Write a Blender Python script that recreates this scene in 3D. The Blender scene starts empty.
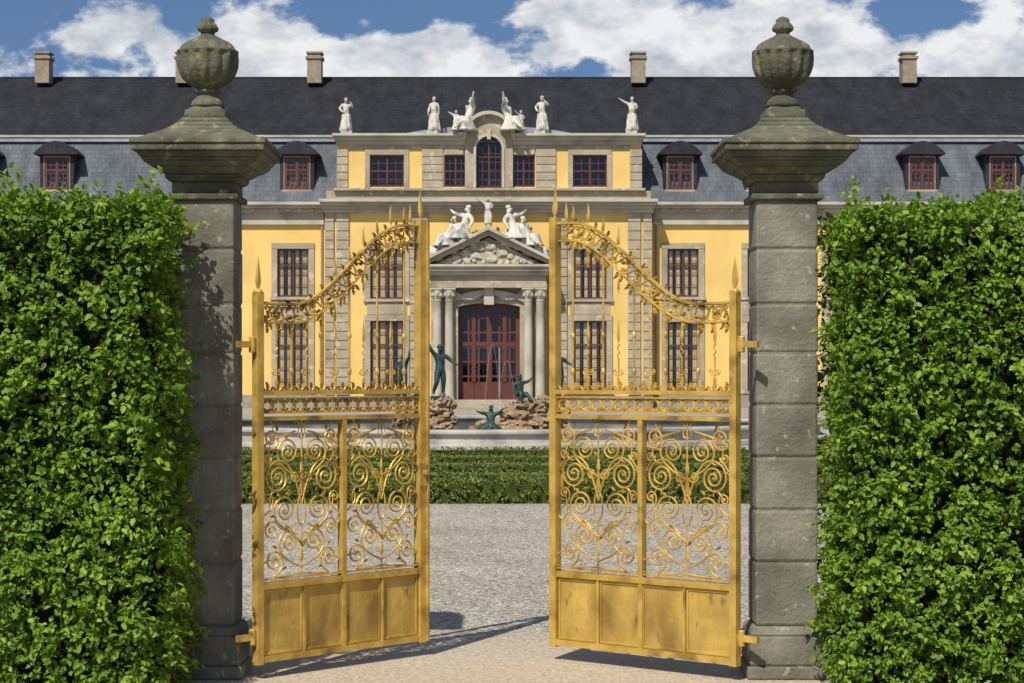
import bpy, bmesh, math, random
import numpy as np
from mathutils import Vector, Matrix, noise as mnoise
random.seed(7); rng=np.random.default_rng(11)
E=1.7; F=2000.0
def PX(px,Y): return (px-512)*Y/F
def PZ(py,Y): return E-(py-375)*Y/F
scene=bpy.context.scene
COL=scene.collection
# ------------------------------------------------------------------ materials
def nt(name):
    m=bpy.data.materials.new(name); m.use_nodes=True
    t=m.node_tree; b=t.nodes['Principled BSDF']; return m,t,b
def N(t,typ,**kw):
    n=t.nodes.new(typ)
    for k,v in kw.items(): setattr(n,k,v)
    return n
def stuff(name,c1,c2,scale=4,rough=.7,metal=0,bump=.2,bscale=None,c3=None,s3=1,zstretch=1,r3=(.5,.7),bdist=.02,spec=.5,c4=None,s4=9,r4=(.58,.68)):
    m,t,b=nt(name)
    tc=N(t,'ShaderNodeTexCoord'); mp=N(t,'ShaderNodeMapping'); mp.inputs['Scale'].default_value=(1,1,zstretch)
    t.links.new(tc.outputs['Object'],mp.inputs[0])
    n=N(t,'ShaderNodeTexNoise'); n.inputs['Scale'].default_value=scale; n.inputs['Detail'].default_value=8; n.inputs['Roughness'].default_value=.65
    t.links.new(mp.outputs[0],n.inputs['Vector'])
    r=N(t,'ShaderNodeValToRGB'); r.color_ramp.elements[0].position=.35; r.color_ramp.elements[1].position=.68
    r.color_ramp.elements[0].color=(*c1,1); r.color_ramp.elements[1].color=(*c2,1)
    t.links.new(n.outputs['Fac'],r.inputs[0]); out=r.outputs[0]
    for (cc,sc_,rr) in ((c3,s3,r3),(c4,s4,r4)):
        if not cc: continue
        n3=N(t,'ShaderNodeTexNoise'); n3.inputs['Scale'].default_value=sc_; n3.inputs['Detail'].default_value=6
        t.links.new(mp.outputs[0],n3.inputs['Vector'])
        mr=N(t,'ShaderNodeMapRange'); mr.inputs[1].default_value=rr[0]; mr.inputs[2].default_value=rr[1]
        t.links.new(n3.outputs['Fac'],mr.inputs[0])
        mx=N(t,'ShaderNodeMix',data_type='RGBA'); t.links.new(mr.outputs[0],mx.inputs[0]); t.links.new(out,mx.inputs[6]); mx.inputs[7].default_value=(*cc,1)
        out=mx.outputs[2]
    t.links.new(out,b.inputs['Base Color'])
    b.inputs['Roughness'].default_value=rough; b.inputs['Metallic'].default_value=metal
    b.inputs['Specular IOR Level'].default_value=spec
    if bump:
        n2=N(t,'ShaderNodeTexNoise'); n2.inputs['Scale'].default_value=bscale or scale*6; n2.inputs['Detail'].default_value=5
        t.links.new(tc.outputs['Object'],n2.inputs['Vector'])
        bp=N(t,'ShaderNodeBump'); bp.inputs['Strength'].default_value=bump; bp.inputs['Distance'].default_value=bdist
        t.links.new(n2.outputs['Fac'],bp.inputs['Height']); t.links.new(bp.outputs[0],b.inputs['Normal'])
    return m
M_yellow=stuff('yellow_render',(.70,.465,.135),(.79,.55,.18),.5,.85,bump=.05,c3=(.60,.40,.125),s3=.35,r3=(.5,.75))
M_stone=stuff('facade_sandstone',(.30,.25,.175),(.44,.37,.265),1.2,.85,bump=.2,c3=(.20,.17,.125),s3=.6,r3=(.5,.75),c4=(.52,.45,.34),s4=2.6,r4=(.56,.7))
M_trim=stuff('pale_trim',(.38,.34,.26),(.50,.45,.355),1.0,.8,bump=.1,c3=(.22,.195,.15),s3=.8,r3=(.5,.78))
M_base=stuff('plinth_stone',(.2,.18,.15),(.32,.29,.25),1.4,.85,bump=.2)
M_frame=stuff('oxblood_paint',(.085,.021,.014),(.12,.032,.020),2,.5,bump=0)
M_curt=stuff('curtain_fabric',(.50,.41,.23),(.76,.65,.40),1.5,.9,bump=0,zstretch=.1)
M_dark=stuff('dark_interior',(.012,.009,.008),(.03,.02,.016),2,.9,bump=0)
M_lead=stuff('lead_roofing',(.20,.23,.27),(.32,.36,.40),1.5,.5,bump=.1)
M_chim=stuff('chimney_brick',(.22,.17,.12),(.34,.27,.20),3,.9,bump=.2)
M_statue=stuff('white_statue_stone',(.48,.45,.38),(.66,.63,.55),5,.8,bump=.2,c3=(.18,.17,.145),s3=4,r3=(.48,.66))
M_bronze=stuff('green_bronze',(.012,.03,.023),(.035,.085,.062),6,.55,metal=.2,bump=.3)
M_pill=stuff('weathered_pillar_stone',(.15,.14,.105),(.27,.25,.195),3.5,.9,bump=.7,bscale=45,c3=(.085,.085,.058),s3=2.2,r3=(.42,.68),bdist=.012,c4=(.36,.34,.27),s4=16,r4=(.62,.72))
M_pilltop=stuff('mossy_pillar_stone',(.075,.078,.048),(.165,.158,.105),7,.95,bump=.9,bscale=40,c3=(.06,.058,.038),s3=3,r3=(.43,.65),bdist=.012,c4=(.25,.21,.10),s4=14,r4=(.60,.70))
M_rim=stuff('basin_stone',(.36,.335,.28),(.50,.465,.40),2,.8,bump=.2,c3=(.2,.18,.15),s3=1.2)
M_rock=stuff('tufa_rock',(.22,.14,.08),(.46,.32,.19),4,.9,bump=1,bscale=12,bdist=.06)
M_twig=stuff('twig_bark',(.03,.022,.014),(.07,.05,.03),8,.9,bump=0)
M_lawn=stuff('lawn_grass',(.07,.10,.016),(.15,.19,.04),3,.9,bump=.5,bscale=60)
M_core=stuff('hedge_dark_core',(.008,.014,.003),(.02,.03,.007),6,.95,bump=.5,spec=.1)  # near-black green: shade of the hedge hollows put into the core colour
M_boxcore=stuff('boxwood_core',(.03,.045,.008),(.07,.09,.02),12,.95,bump=.8,spec=.1)
M_gold=stuff('gilded_iron',(.48,.30,.055),(.68,.46,.11),9,.5,metal=.32,bump=.3,bscale=40,c3=(.21,.12,.028),s3=6,r3=(.48,.72),bdist=.004)
M_goldp=stuff('gilded_sheet',(.47,.30,.055),(.64,.44,.11),6,.55,metal=.2,bump=.6,bscale=14,c3=(.26,.155,.035),s3=3.5,r3=(.44,.7),zstretch=.5,bdist=.012,c4=(.12,.07,.022),s4=12,r4=(.60,.74))
def slate(name,c1,c2,sx,sz,streak):
    m,t,b=nt(name)
    tc=N(t,'ShaderNodeTexCoord'); sp=N(t,'ShaderNodeSeparateXYZ'); cb=N(t,'ShaderNodeCombineXYZ')
    t.links.new(tc.outputs['Object'],sp.inputs[0]); t.links.new(sp.outputs[0],cb.inputs[0]); t.links.new(sp.outputs[2],cb.inputs[1])
    br=N(t,'ShaderNodeTexBrick'); br.inputs['Scale'].default_value=1; br.inputs['Brick Width'].default_value=sx; br.inputs['Row Height'].default_value=sz
    br.inputs['Mortar Size'].default_value=.012; br.inputs['Color1'].default_value=(*c1,1); br.inputs['Color2'].default_value=(*c2,1); br.inputs['Mortar'].default_value=(c1[0]*.7,c1[1]*.7,c1[2]*.7,1)
    t.links.new(cb.outputs[0],br.inputs['Vector'])
    n=N(t,'ShaderNodeTexNoise'); n.inputs['Scale'].default_value=.5; n.inputs['Detail'].default_value=7; n.inputs['Roughness'].default_value=.7
    mp=N(t,'ShaderNodeMapping'); mp.inputs['Scale'].default_value=(2.5,1,streak); t.links.new(tc.outputs['Object'],mp.inputs[0]); t.links.new(mp.outputs[0],n.inputs['Vector'])
    mr=N(t,'ShaderNodeMapRange'); mr.inputs[1].default_value=.3; mr.inputs[2].default_value=.7; mr.inputs[3].default_value=.6; mr.inputs[4].default_value=1.5
    t.links.new(n.outputs['Fac'],mr.inputs[0])
    mx=N(t,'ShaderNodeVectorMath',operation='SCALE'); t.links.new(br.outputs[0],mx.inputs[0]); t.links.new(mr.outputs[0],mx.inputs['Scale'])
    t.links.new(mx.outputs[0],b.inputs['Base Color']); b.inputs['Roughness'].default_value=.75; b.inputs['Specular IOR Level'].default_value=.15
    return m
M_slate=slate('dark_slate',(.0195,.020,.023),(.0235,.0245,.028),.45,.28,1)
M_slate2=slate('weathered_slate',(.085,.095,.109),(.106,.117,.131),.4,.26,.4)
M_dorm=slate('dormer_slate',(.025,.027,.032),(.03,.032,.038),.45,.28,1)
def glassmat(name='window_glass'):
    m,t,b=nt(name); t.nodes.remove(b); o=t.nodes['Material Output']
    tr=N(t,'ShaderNodeBsdfTransparent'); tr.inputs[0].default_value=(.88,.88,.86,1)
    gl=N(t,'ShaderNodeBsdfGlossy'); gl.inputs['Roughness'].default_value=.04
    lw=N(t,'ShaderNodeLayerWeight'); pw_=N(t,'ShaderNodeMath',operation='POWER'); pw_.inputs[1].default_value=4; t.links.new(lw.outputs['Facing'],pw_.inputs[0])
    ma=N(t,'ShaderNodeMath',operation='MULTIPLY_ADD'); ma.inputs[1].default_value=.8; ma.inputs[2].default_value=.06; t.links.new(pw_.outputs[0],ma.inputs[0])
    mx=N(t,'ShaderNodeMixShader'); t.links.new(ma.outputs[0],mx.inputs[0]); t.links.new(tr.outputs[0],mx.inputs[1]); t.links.new(gl.outputs[0],mx.inputs[2]); t.links.new(mx.outputs[0],o.inputs[0])
    return m
M_glass=glassmat()
def sprayMat():
    m,t,b=nt('water_spray'); t.nodes.remove(b); o=t.nodes['Material Output']
    tr=N(t,'ShaderNodeBsdfTransparent'); df=N(t,'ShaderNodeBsdfDiffuse'); df.inputs[0].default_value=(.85,.88,.9,1)
    mx=N(t,'ShaderNodeMixShader'); mx.inputs[0].default_value=.06
    t.links.new(tr.outputs[0],mx.inputs[1]); t.links.new(df.outputs[0],mx.inputs[2]); t.links.new(mx.outputs[0],o.inputs[0]); return m
M_spray=sprayMat()
def waterMat():
    m,t,b=nt('pool_water'); b.inputs['Base Color'].default_value=(.03,.045,.04,1); b.inputs['Roughness'].default_value=.08
    tc=N(t,'ShaderNodeTexCoord'); n=N(t,'ShaderNodeTexNoise'); n.inputs['Scale'].default_value=4; t.links.new(tc.outputs['Object'],n.inputs['Vector'])
    bp=N(t,'ShaderNodeBump'); bp.inputs['Strength'].default_value=.4; bp.inputs['Distance'].default_value=.05
    t.links.new(n.outputs[0],bp.inputs['Height']); t.links.new(bp.outputs[0],b.inputs['Normal']); return m
M_water=waterMat()
def gravelMat():
    m,t,b=nt('gravel'); tc=N(t,'ShaderNodeTexCoord')
    v=N(t,'ShaderNodeTexVoronoi'); v.inputs['Scale'].default_value=46; t.links.new(tc.outputs['Object'],v.inputs['Vector'])
    sp=N(t,'ShaderNodeSeparateColor'); t.links.new(v.outputs['Color'],sp.inputs[0])
    r=N(t,'ShaderNodeValToRGB'); e=r.color_ramp.elements; e[0].position=0; e[0].color=(.14,.115,.088,1); e[1].position=1; e[1].color=(.82,.75,.64,1)
    x=e.new(.3); x.color=(.37,.32,.255,1); x=e.new(.75); x.color=(.51,.45,.37,1)
    t.links.new(sp.outputs[0],r.inputs[0])
    mr=N(t,'ShaderNodeMapRange'); mr.inputs[1].default_value=.35; mr.inputs[2].default_value=.75; mr.inputs[3].default_value=1; mr.inputs[4].default_value=.55
    t.links.new(v.outputs['Distance'],mr.inputs[0])
    n=N(t,'ShaderNodeTexNoise'); n.inputs['Scale'].default_value=.9; n.inputs['Detail'].default_value=9; n.inputs['Roughness'].default_value=.7; t.links.new(tc.outputs['Object'],n.inputs['Vector'])
    mr2=N(t,'ShaderNodeMapRange'); mr2.inputs[1].default_value=.3; mr2.inputs[2].default_value=.7; mr2.inputs[3].default_value=.74; mr2.inputs[4].default_value=1.14; t.links.new(n.outputs[0],mr2.inputs[0])
    mu=N(t,'ShaderNodeMath',operation='MULTIPLY'); t.links.new(mr.outputs[0],mu.inputs[0]); t.links.new(mr2.outputs[0],mu.inputs[1])
    sc=N(t,'ShaderNodeVectorMath',operation='SCALE'); t.links.new(r.outputs[0],sc.inputs[0]); t.links.new(mu.outputs[0],sc.inputs['Scale'])
    xyz=N(t,'ShaderNodeSeparateXYZ'); t.links.new(tc.outputs['Object'],xyz.inputs[0])
    ns=N(t,'ShaderNodeMath',operation='MULTIPLY_ADD'); ns.inputs[1].default_value=3.0; t.links.new(n.outputs[0],ns.inputs[0]); t.links.new(xyz.outputs[1],ns.inputs[2])
    ms=N(t,'ShaderNodeMapRange'); ms.inputs[1].default_value=13.9; ms.inputs[2].default_value=15.2; ms.inputs[3].default_value=.75; ms.inputs[4].default_value=0; t.links.new(ns.outputs[0],ms.inputs[0])
    n5=N(t,'ShaderNodeTexNoise'); n5.inputs['Scale'].default_value=30; n5.inputs['Detail'].default_value=8; n5.inputs['Roughness'].default_value=.75; t.links.new(tc.outputs['Object'],n5.inputs['Vector'])
    r5=N(t,'ShaderNodeValToRGB'); r5.color_ramp.elements[0].position=.3; r5.color_ramp.elements[0].color=(.27,.205,.13,1); r5.color_ramp.elements[1].position=.7; r5.color_ramp.elements[1].color=(.70,.59,.43,1); t.links.new(n5.outputs[0],r5.inputs[0])  # beige sand by the gates, its colour brightened for the sunlit patch
    mx=N(t,'ShaderNodeMix',data_type='RGBA'); t.links.new(ms.outputs[0],mx.inputs[0]); t.links.new(sc.outputs[0],mx.inputs[6]); t.links.new(r5.outputs[0],mx.inputs[7])
    t.links.new(mx.outputs[2],b.inputs['Base Color']); b.inputs['Roughness'].default_value=.9
    bp=N(t,'ShaderNodeBump'); bp.inputs['Strength'].default_value=.6; bp.inputs['Distance'].default_value=.012; bp.invert=True
    t.links.new(v.outputs['Distance'],bp.inputs['Height']); t.links.new(bp.outputs[0],b.inputs['Normal']); return m
M_gravel=gravelMat()
def leafMat(name,cols,trans):
    m,t,b=nt(name); o=t.nodes['Material Output']
    a=N(t,'ShaderNodeAttribute'); a.attribute_name='var'
    r=N(t,'ShaderNodeValToRGB'); e=r.color_ramp.elements; e[0].color=(*cols[0],1); e[1].color=(*cols[-1],1)
    for i,c in enumerate(cols[1:-1]): x=e.new((i+1)/(len(cols)-1)); x.color=(*c,1)
    t.links.new(a.outputs['Fac'],r.inputs[0]); t.links.new(r.outputs[0],b.inputs['Base Color']); b.inputs['Roughness'].default_value=.5
    b.inputs['Specular IOR Level'].default_value=.28
    tl=N(t,'ShaderNodeBsdfTranslucent'); sc=N(t,'ShaderNodeVectorMath',operation='MULTIPLY'); sc.inputs[1].default_value=(1.4,1.5,.4); t.links.new(r.outputs[0],sc.inputs[0]); t.links.new(sc.outputs[0],tl.inputs[0])
    mx=N(t,'ShaderNodeMixShader'); mx.inputs[0].default_value=trans; t.links.new(b.outputs[0],mx.inputs[1]); t.links.new(tl.outputs[0],mx.inputs[2]); t.links.new(mx.outputs[0],o.inputs[0]); return m
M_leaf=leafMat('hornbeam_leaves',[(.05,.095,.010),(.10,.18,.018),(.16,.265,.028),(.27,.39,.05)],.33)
M_box=leafMat('boxwood_leaves',[(.055,.07,.012),(.12,.145,.026),(.21,.23,.045)],.15)
# ------------------------------------------------------------------ mesh builder
class MB:
    def __init__(s): s.v=[]; s.f=[]
    def add(s,vs,fs):
        o=len(s.v); s.v+= [tuple(v) for v in vs]; s.f+=[tuple(i+o for i in f) for f in fs]
    def box(s,x0,x1,y0,y1,z0,z1):
        if x0>x1:x0,x1=x1,x0
        if z0>z1:z0,z1=z1,z0
        s.add([(x0,y0,z0),(x1,y0,z0),(x1,y1,z0),(x0,y1,z0),(x0,y0,z1),(x1,y0,z1),(x1,y1,z1),(x0,y1,z1)],
              [(0,3,2,1),(4,5,6,7),(0,1,5,4),(1,2,6,5),(2,3,7,6),(3,0,4,7)])
    def frustum(s,cx,cy,w0,w1,z0,z1):
        a=w0/2;b=w1/2
        s.add([(cx-a,cy-a,z0),(cx+a,cy-a,z0),(cx+a,cy+a,z0),(cx-a,cy+a,z0),(cx-b,cy-b,z1),(cx+b,cy-b,z1),(cx+b,cy+b,z1),(cx-b,cy+b,z1)],
              [(0,3,2,1),(4,5,6,7),(0,1,5,4),(1,2,6,5),(2,3,7,6),(3,0,4,7)])
    def prism(s,poly,y0,y1):
        n=len(poly); vs=[(x,y0,z) for x,z in poly]+[(x,y1,z) for x,z in poly]
        s.add(vs,[tuple(range(n)),tuple(range(2*n-1,n-1,-1))]+[(i,i+n,(i+1)%n+n,(i+1)%n) for i in range(n)])
    def strip(s,outer,inner,y0,y1):
        n=len(outer)
        vs=[(x,y0,z) for x,z in outer]+[(x,y0,z) for x,z in inner]+[(x,y1,z) for x,z in outer]+[(x,y1,z) for x,z in inner]
        fs=[]
        for i in range(n-1):
            fs+=[(i,i+1,n+i+1,n+i),(i,2*n+i,2*n+i+1,i+1),(n+i,n+i+1,3*n+i+1,3*n+i)]
        s.add(vs,fs)
    def lathe(s,cx,cy,prof,seg=24,mod=None):
        vs=[];fs=[]
        for k,(r,z) in enumerate(prof):
            for j in range(seg):
                a=2*math.pi*j/seg; rr=r*(mod(a,k) if mod else 1)
                vs.append((cx+rr*math.cos(a),cy+rr*math.sin(a),z))
        for k in range(len(prof)-1):
            for j in range(seg):
                j2=(j+1)%seg; fs.append((k*seg+j,k*seg+j2,(k+1)*seg+j2,(k+1)*seg+j))
        fs.append(tuple(range(seg-1,-1,-1))); fs.append(tuple((len(prof)-1)*seg+j for j in range(seg)))
        s.add(vs,fs)
    def tube(s,pts,r,seg=6,flat=1.0,yoff=0,taper=False):  # planar (u,z) path at y=yoff
        n=len(pts); vs=[];fs=[]
        for i,(u,z) in enumerate(pts):
            a=pts[max(0,i-1)]; b=pts[min(n-1,i+1)]; dx=b[0]-a[0]; dz=b[1]-a[1]; l=math.hypot(dx,dz) or 1
            nx,nz=-dz/l,dx/l
            rr=r*(1 if not taper else max(.25,math.sin(math.pi*(i+.5)/n)**.35))
            for j in range(seg):
                c=math.cos(2*math.pi*j/seg)*rr; q=math.sin(2*math.pi*j/seg)*rr*flat
                vs.append((u+nx*c,yoff+q,z+nz*c))
        for i in range(n-1):
            for j in range(seg):
                j2=(j+1)%seg; fs.append((i*seg+j,i*seg+j2,(i+1)*seg+j2,(i+1)*seg+j))
        fs.append(tuple(range(seg))); fs.append(tuple((n-1)*seg+j for j in range(seg-1,-1,-1)))
        s.add(vs,fs)
    def tube3(s,pts,r,seg=6):
        n=len(pts); vs=[];fs=[]
        for i,p in enumerate(pts):
            a=Vector(pts[max(0,i-1)]); b=Vector(pts[min(n-1,i+1)]); d=(b-a).normalized()
            x=d.cross(Vector((.31,.9,.12))).normalized(); y=d.cross(x)
            rr=r[i] if hasattr(r,'__len__') else r
            for j in range(seg):
                q=Vector(p)+x*math.cos(2*math.pi*j/seg)*rr+y*math.sin(2*math.pi*j/seg)*rr; vs.append(tuple(q))
        for i in range(n-1):
            for j in range(seg):
                j2=(j+1)%seg; fs.append((i*seg+j,i*seg+j2,(i+1)*seg+j2,(i+1)*seg+j))
        s.add(vs,fs)
    def blob(s,c,r,seed=0,amp=.2,freq=3,sub=2,sq=(1,1,1)):
        bm=bmesh.new(); bmesh.ops.create_icosphere(bm,subdivisions=sub,radius=1)
        vs=[]
        for v in bm.verts:
            k=1+amp*mnoise.noise(Vector(v.co)*freq+Vector((seed*3.7,seed,0)))*2
            vs.append((c[0]+v.co.x*r*sq[0]*k,c[1]+v.co.y*r*sq[1]*k,c[2]+v.co.z*r*sq[2]*k))
        fs=[tuple(v.index for v in f.verts) for f in bm.faces]; bm.free(); s.add(vs,fs)
    def build(s,name,mat,parent=None,bevel=0,smooth=False,recalc=True):
        me=bpy.data.meshes.new(name); me.from_pydata(s.v,[],s.f); me.materials.append(mat)
        if recalc:
            bm=bmesh.new(); bm.from_mesh(me); bmesh.ops.recalc_face_normals(bm,faces=bm.faces); bm.to_mesh(me); bm.free()
        if smooth: me.polygons.foreach_set('use_smooth',[True]*len(me.polygons))
        ob=bpy.data.objects.new(name,me); COL.objects.link(ob)
        if parent: ob.parent=parent
        if bevel:
            b=ob.modifiers.new('b','BEVEL'); b.width=bevel; b.segments=2; b.limit_method='ANGLE'
        return ob
def empty(name,loc=(0,0,0),rz=0,scale=1):
    e=bpy.data.objects.new(name,None); COL.objects.link(e); e.location=loc; e.rotation_euler=(0,0,rz); e.scale=(scale,)*3; e.empty_display_size=.1; return e
def sheet(name,x0,x1,y0,y1,z,mat):
    b=MB(); b.add([(x0,y0,z),(x1,y0,z),(x1,y1,z),(x0,y1,z)],[(0,1,2,3)]); return b.build(name,mat)
# ------------------------------------------------------------------ ground
sheet('ground',-1500,1500,-800,2500,-.006,M_lawn)
sheet('gravel_court',-70,70,-15,118,0,M_gravel)
sheet('parterre_lawn',-22,22,26.6,42.5,.006,M_lawn)
# ------------------------------------------------------------------ palace
pal=empty('baroque_palace')
W,S,T,PB,FR,GL,CU,DK,R1,R2,LD=[MB() for _ in range(11)]
YW=103.0; YR=102.0
def wall(mb,x0,x1,z0,z1,Y,holes,depth=.35):
    xs=sorted({x0,x1,*[h[0] for h in holes],*[h[1] for h in holes]}); zs=sorted({z0,z1,*[h[2] for h in holes],*[h[3] for h in holes]})
    for a,b in zip(xs,xs[1:]):
        for c,d in zip(zs,zs[1:]):
            mx,mz=(a+b)/2,(c+d)/2
            if any(h[0]<mx<h[1] and h[2]<mz<h[3] for h in holes): continue
            mb.add([(a,Y,c),(b,Y,c),(b,Y,d),(a,Y,d)],[(0,1,2,3)])
    for a,b,c,d in holes:
        D=Y+depth
        mb.add([(a,Y,c),(b,Y,c),(b,Y,d),(a,Y,d),(a,D,c),(b,D,c),(b,D,d),(a,D,d)],[(0,4,5,1),(1,5,6,2),(2,6,7,3),(3,7,4,0)])
def glaze(a,b,c,d,Y,cols=4,rows=5,curt=True,trans=.66,bt=.075,mt=.035):
    Yf=Y+.10
    FR.box(a,a+bt,Yf,Yf+.08,c,d); FR.box(b-bt,b,Yf,Yf+.08,c,d); FR.box(a+bt,b-bt,Yf,Yf+.08,d-bt,d); FR.box(a+bt,b-bt,Yf,Yf+.08,c,c+bt*1.3)
    m=(a+b)/2; FR.box(m-bt*.6,m+bt*.6,Yf-.03,Yf+.06,c+bt*1.3,d-bt)
    if trans: zt=c+(d-c)*trans; FR.box(a+bt,b-bt,Yf-.025,Yf+.065,zt-bt*.5,zt+bt*.5)
    for i in range(1,cols):
        if i*2==cols: continue
        x=a+(b-a)*i/cols; FR.box(x-mt/2,x+mt/2,Yf+.01,Yf+.05,c+.05,d-.05)
    for i in range(1,rows):
        z=c+(d-c)*i/rows; FR.box(a+.05,b-.05,Yf+.012,Yf+.048,z-mt/2,z+mt/2)
    GL.add([(a+.02,Yf+.03,c+.02),(b-.02,Yf+.03,c+.02),(b-.02,Yf+.03,d-.02),(a+.02,Yf+.03,d-.02)],[(0,1,2,3)])
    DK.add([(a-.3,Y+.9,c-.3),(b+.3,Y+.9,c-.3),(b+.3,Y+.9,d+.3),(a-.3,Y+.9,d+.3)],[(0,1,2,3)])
    if curt:
        w=b-a
        for (p,q) in ((.05,.20),(.31,.44),(.56,.69),(.80,.95)):
            p+=random.uniform(-.03,.03); q+=random.uniform(-.03,.03)
            n=12; vs=[];fs=[]
            for i in range(n+1):
                x=a+w*(p+(q-p)*i/n); y=Y+.23+.02*math.sin(i*2.3)
                vs+=[(x,y,c+.05),(x,y,d-.02)]
            fs=[(2*i,2*i+2,2*i+3,2*i+1) for i in range(n)]; CU.add(vs,fs)
def surround(cx,hw,yt,yb,Y,wd=6,pro=.09,key=True):
    x=lambda p:PX(p,Y); z=lambda p:PZ(p,Y)
    S.box(x(cx-hw-wd),x(cx-hw),Y-pro,Y+.06,z(yb),z(yt)); S.box(x(cx+hw),x(cx+hw+wd),Y-pro,Y+.06,z(yb),z(yt))
    S.box(x(cx-hw-wd),x(cx+hw+wd),Y-pro-.02,Y+.06,z(yt),z(yt-6)); S.box(x(cx-hw-wd-1),x(cx+hw+wd+1),Y-pro-.07,Y+.06,z(yb),z(yb+3))
XL,XR=-48,46
wins=[488-195-80*k for k in range(8)]+[488+195+80*k for k in range(8)]
z=lambda p:PZ(p,YW)
holes=[]
for c in wins:
    a,b=PX(c-15.5,YW),PX(c+15.5,YW)
    for (t_,b_,cu) in ((249,297,1),(322,391,1)):
        holes.append((a,b,z(b_),z(t_))); glaze(a,b,z(b_),z(t_),YW,4,4 if t_<300 else 6,True)
    surround(c,15.5,249,297,YW); surround(c,15.5,322,391,YW)
    S.box(PX(c-14,YW),PX(c+14,YW),YW-.05,YW+.05,z(315.5),z(300.5))
    S.box(PX(c-21.5,YW),PX(c-14.2,YW),YW-.08,YW+.05,z(315.8),z(300.2)); S.box(PX(c+14.2,YW),PX(c+21.5,YW),YW-.08,YW+.05,z(315.8),z(300.2))
wall(W,XL,XR,z(395),z(222),YW,holes)
PB.box(XL,XR,YW-.12,YW+.3,0,z(395))
# risalit body
z=lambda p:PZ(p,YR); x=lambda p:PX(p,YR)
holes=[]
for c in (387,590):
    a,b=x(c-16.5),x(c+16.5)
    for (t_,b_) in ((249,299),(321,391)):
        holes.append((a,b,z(b_),z(t_))); glaze(a,b,z(b_),z(t_),YR,4,4 if t_<300 else 6)
    surround(c,16.5,249,299,YR); surround(c,16.5,321,391,YR)
    S.box(x(c-20),x(c+20),YR-.05,YR+.05,z(314.7),z(302.3))
dh=(x(458),x(520),0,z(302)); holes.append(dh)
wall(W,x(325),x(652),0,z(207),YR,holes,.5)
for sx in (325,652): W.add([(x(sx),YR,0),(x(sx),YR+5,0),(x(sx),YR+5,z(207)),(x(sx),YR,z(207))],[(0,1,2,3)])
PB.box(x(324),x(457),YR-.14,YR,0,z(396)); PB.box(x(521),x(653),YR-.14,YR,0,z(396))
def rust(p0,p1,yt,yb,Y,pro=.1,h=9.0,alt=0):
    n=max(1,round((yb-yt)/h)); hh=(yb-yt)/n
    for i in range(n):
        e=alt*(i%2)
        S.box(PX(p0-e,Y),PX(p1+e,Y),Y-pro,Y+.05,PZ(yt+hh*i+.35,Y),PZ(yt+hh*(i+1)-.35,Y))
    S.box(PX(p0+.5,Y),PX(p1-.5,Y),Y-pro*.5,Y+.04,PZ(yt,Y),PZ(yb,Y))
for a,b in ((325,334),(336.5,349),(628,640.5),(643,652)): rust(a,b,213,395.5,YR,.14)
for a,b in ((410,428),(549,567)): rust(a,b,213,395.5,YR,.16,h=9)
DPI=MB()
for p in (322,656): DPI.tube3([(PX(p,YW),YW-.1,0),(PX(p,YW),YW-.1,PZ(222,YW))],.06)
# main cornice wings
for (t_,b_,pro) in ((203,206,.75),(206,209,.6),(209,213,.35),(213,222,.15),(222,225,.22)):
    for (u,v) in ((XL,PX(324,YW)),(PX(653,YW),XR)): T.box(u,v,YW-pro,YW+.5,PZ(b_,YW)+.001*t_/100,PZ(t_,YW))
k=XL+.4
while k<XR:
    if not (PX(322,YW)<k<PX(654,YW)): T.box(k,k+.22,YW-.5,YW-.3,PZ(212,YW),PZ(209.2,YW))
    k+=.6
# risalit cornice
for (t_,b_,pro,e) in ((200,203,.8,5),(203,206,.6,4),(206,209,.35,2),(209,213,.2,1)):
    T.box(x(325-e),x(652+e),YR-pro,YR+5,z(b_),z(t_))
S.box(x(326),x(651),YR-.05,YR+5,z(200),z(191))
S.box(x(334),x(645),YR-.3,YR+4,z(191),z(188.5))
# attic
AH=[]
for a,b,cc in ((370,404,4),(444,467,4),(512,535,4),(573,607,4)):
    q=(x(a),x(b),z(187),z(155)); AH.append(q); glaze(*q,YR,cc,4,False,.5)
AH.append((x(476),x(502),z(188),z(141)))
glaze(x(476),x(502),z(188),z(136),YR,4,6,False,.6)
wall(W,x(338),x(641),z(188.5),z(141),YR,AH)
for sx in (338,641): W.add([(x(sx),YR,z(189)),(x(sx),YR+4.5,z(189)),(x(sx),YR+4.5,z(141)),(x(sx),YR,z(141))],[(0,1,2,3)])
for a,b in ((337,348),(422,443),(536,556),(630,642)): rust(a,b,149,188.3,YR,.1,8)
for a,b in ((468,475.5),(502.5,511)): S.box(x(a),x(b),YR-.12,YR+.05,z(188.3),z(141))
for c,hw in ((387,17),(590,17)): 
    S.box(x(c-hw-5),x(c-hw),YR-.07,YR+.04,z(188.2),z(155)); S.box(x(c+hw),x(c+hw+5),YR-.07,YR+.04,z(188.2),z(155)); S.box(x(c-hw-5),x(c+hw+5),YR-.075,YR+.04,z(155),z(149.5))
for c in (455.5,523.5): S.box(x(c-11.5),x(c+11.5),YR-.08,YR+.04,z(154.8),z(149.5))
S.box(x(348.2),x(467.8),YR-.09,YR+.04,z(149.3),z(145)); S.box(x(511.2),x(629.8),YR-.09,YR+.04,z(149.3),z(145))
for (t_,b_,pro,e) in ((134.5,137,.6,4),(137,141,.4,2.5),(141,145,.2,.5)):
    T.box(x(337-e),x(466),YR-pro,YR+5,z(b_),z(t_)); T.box(x(512),x(641+e),YR-pro,YR+5,z(b_),z(t_))
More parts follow.
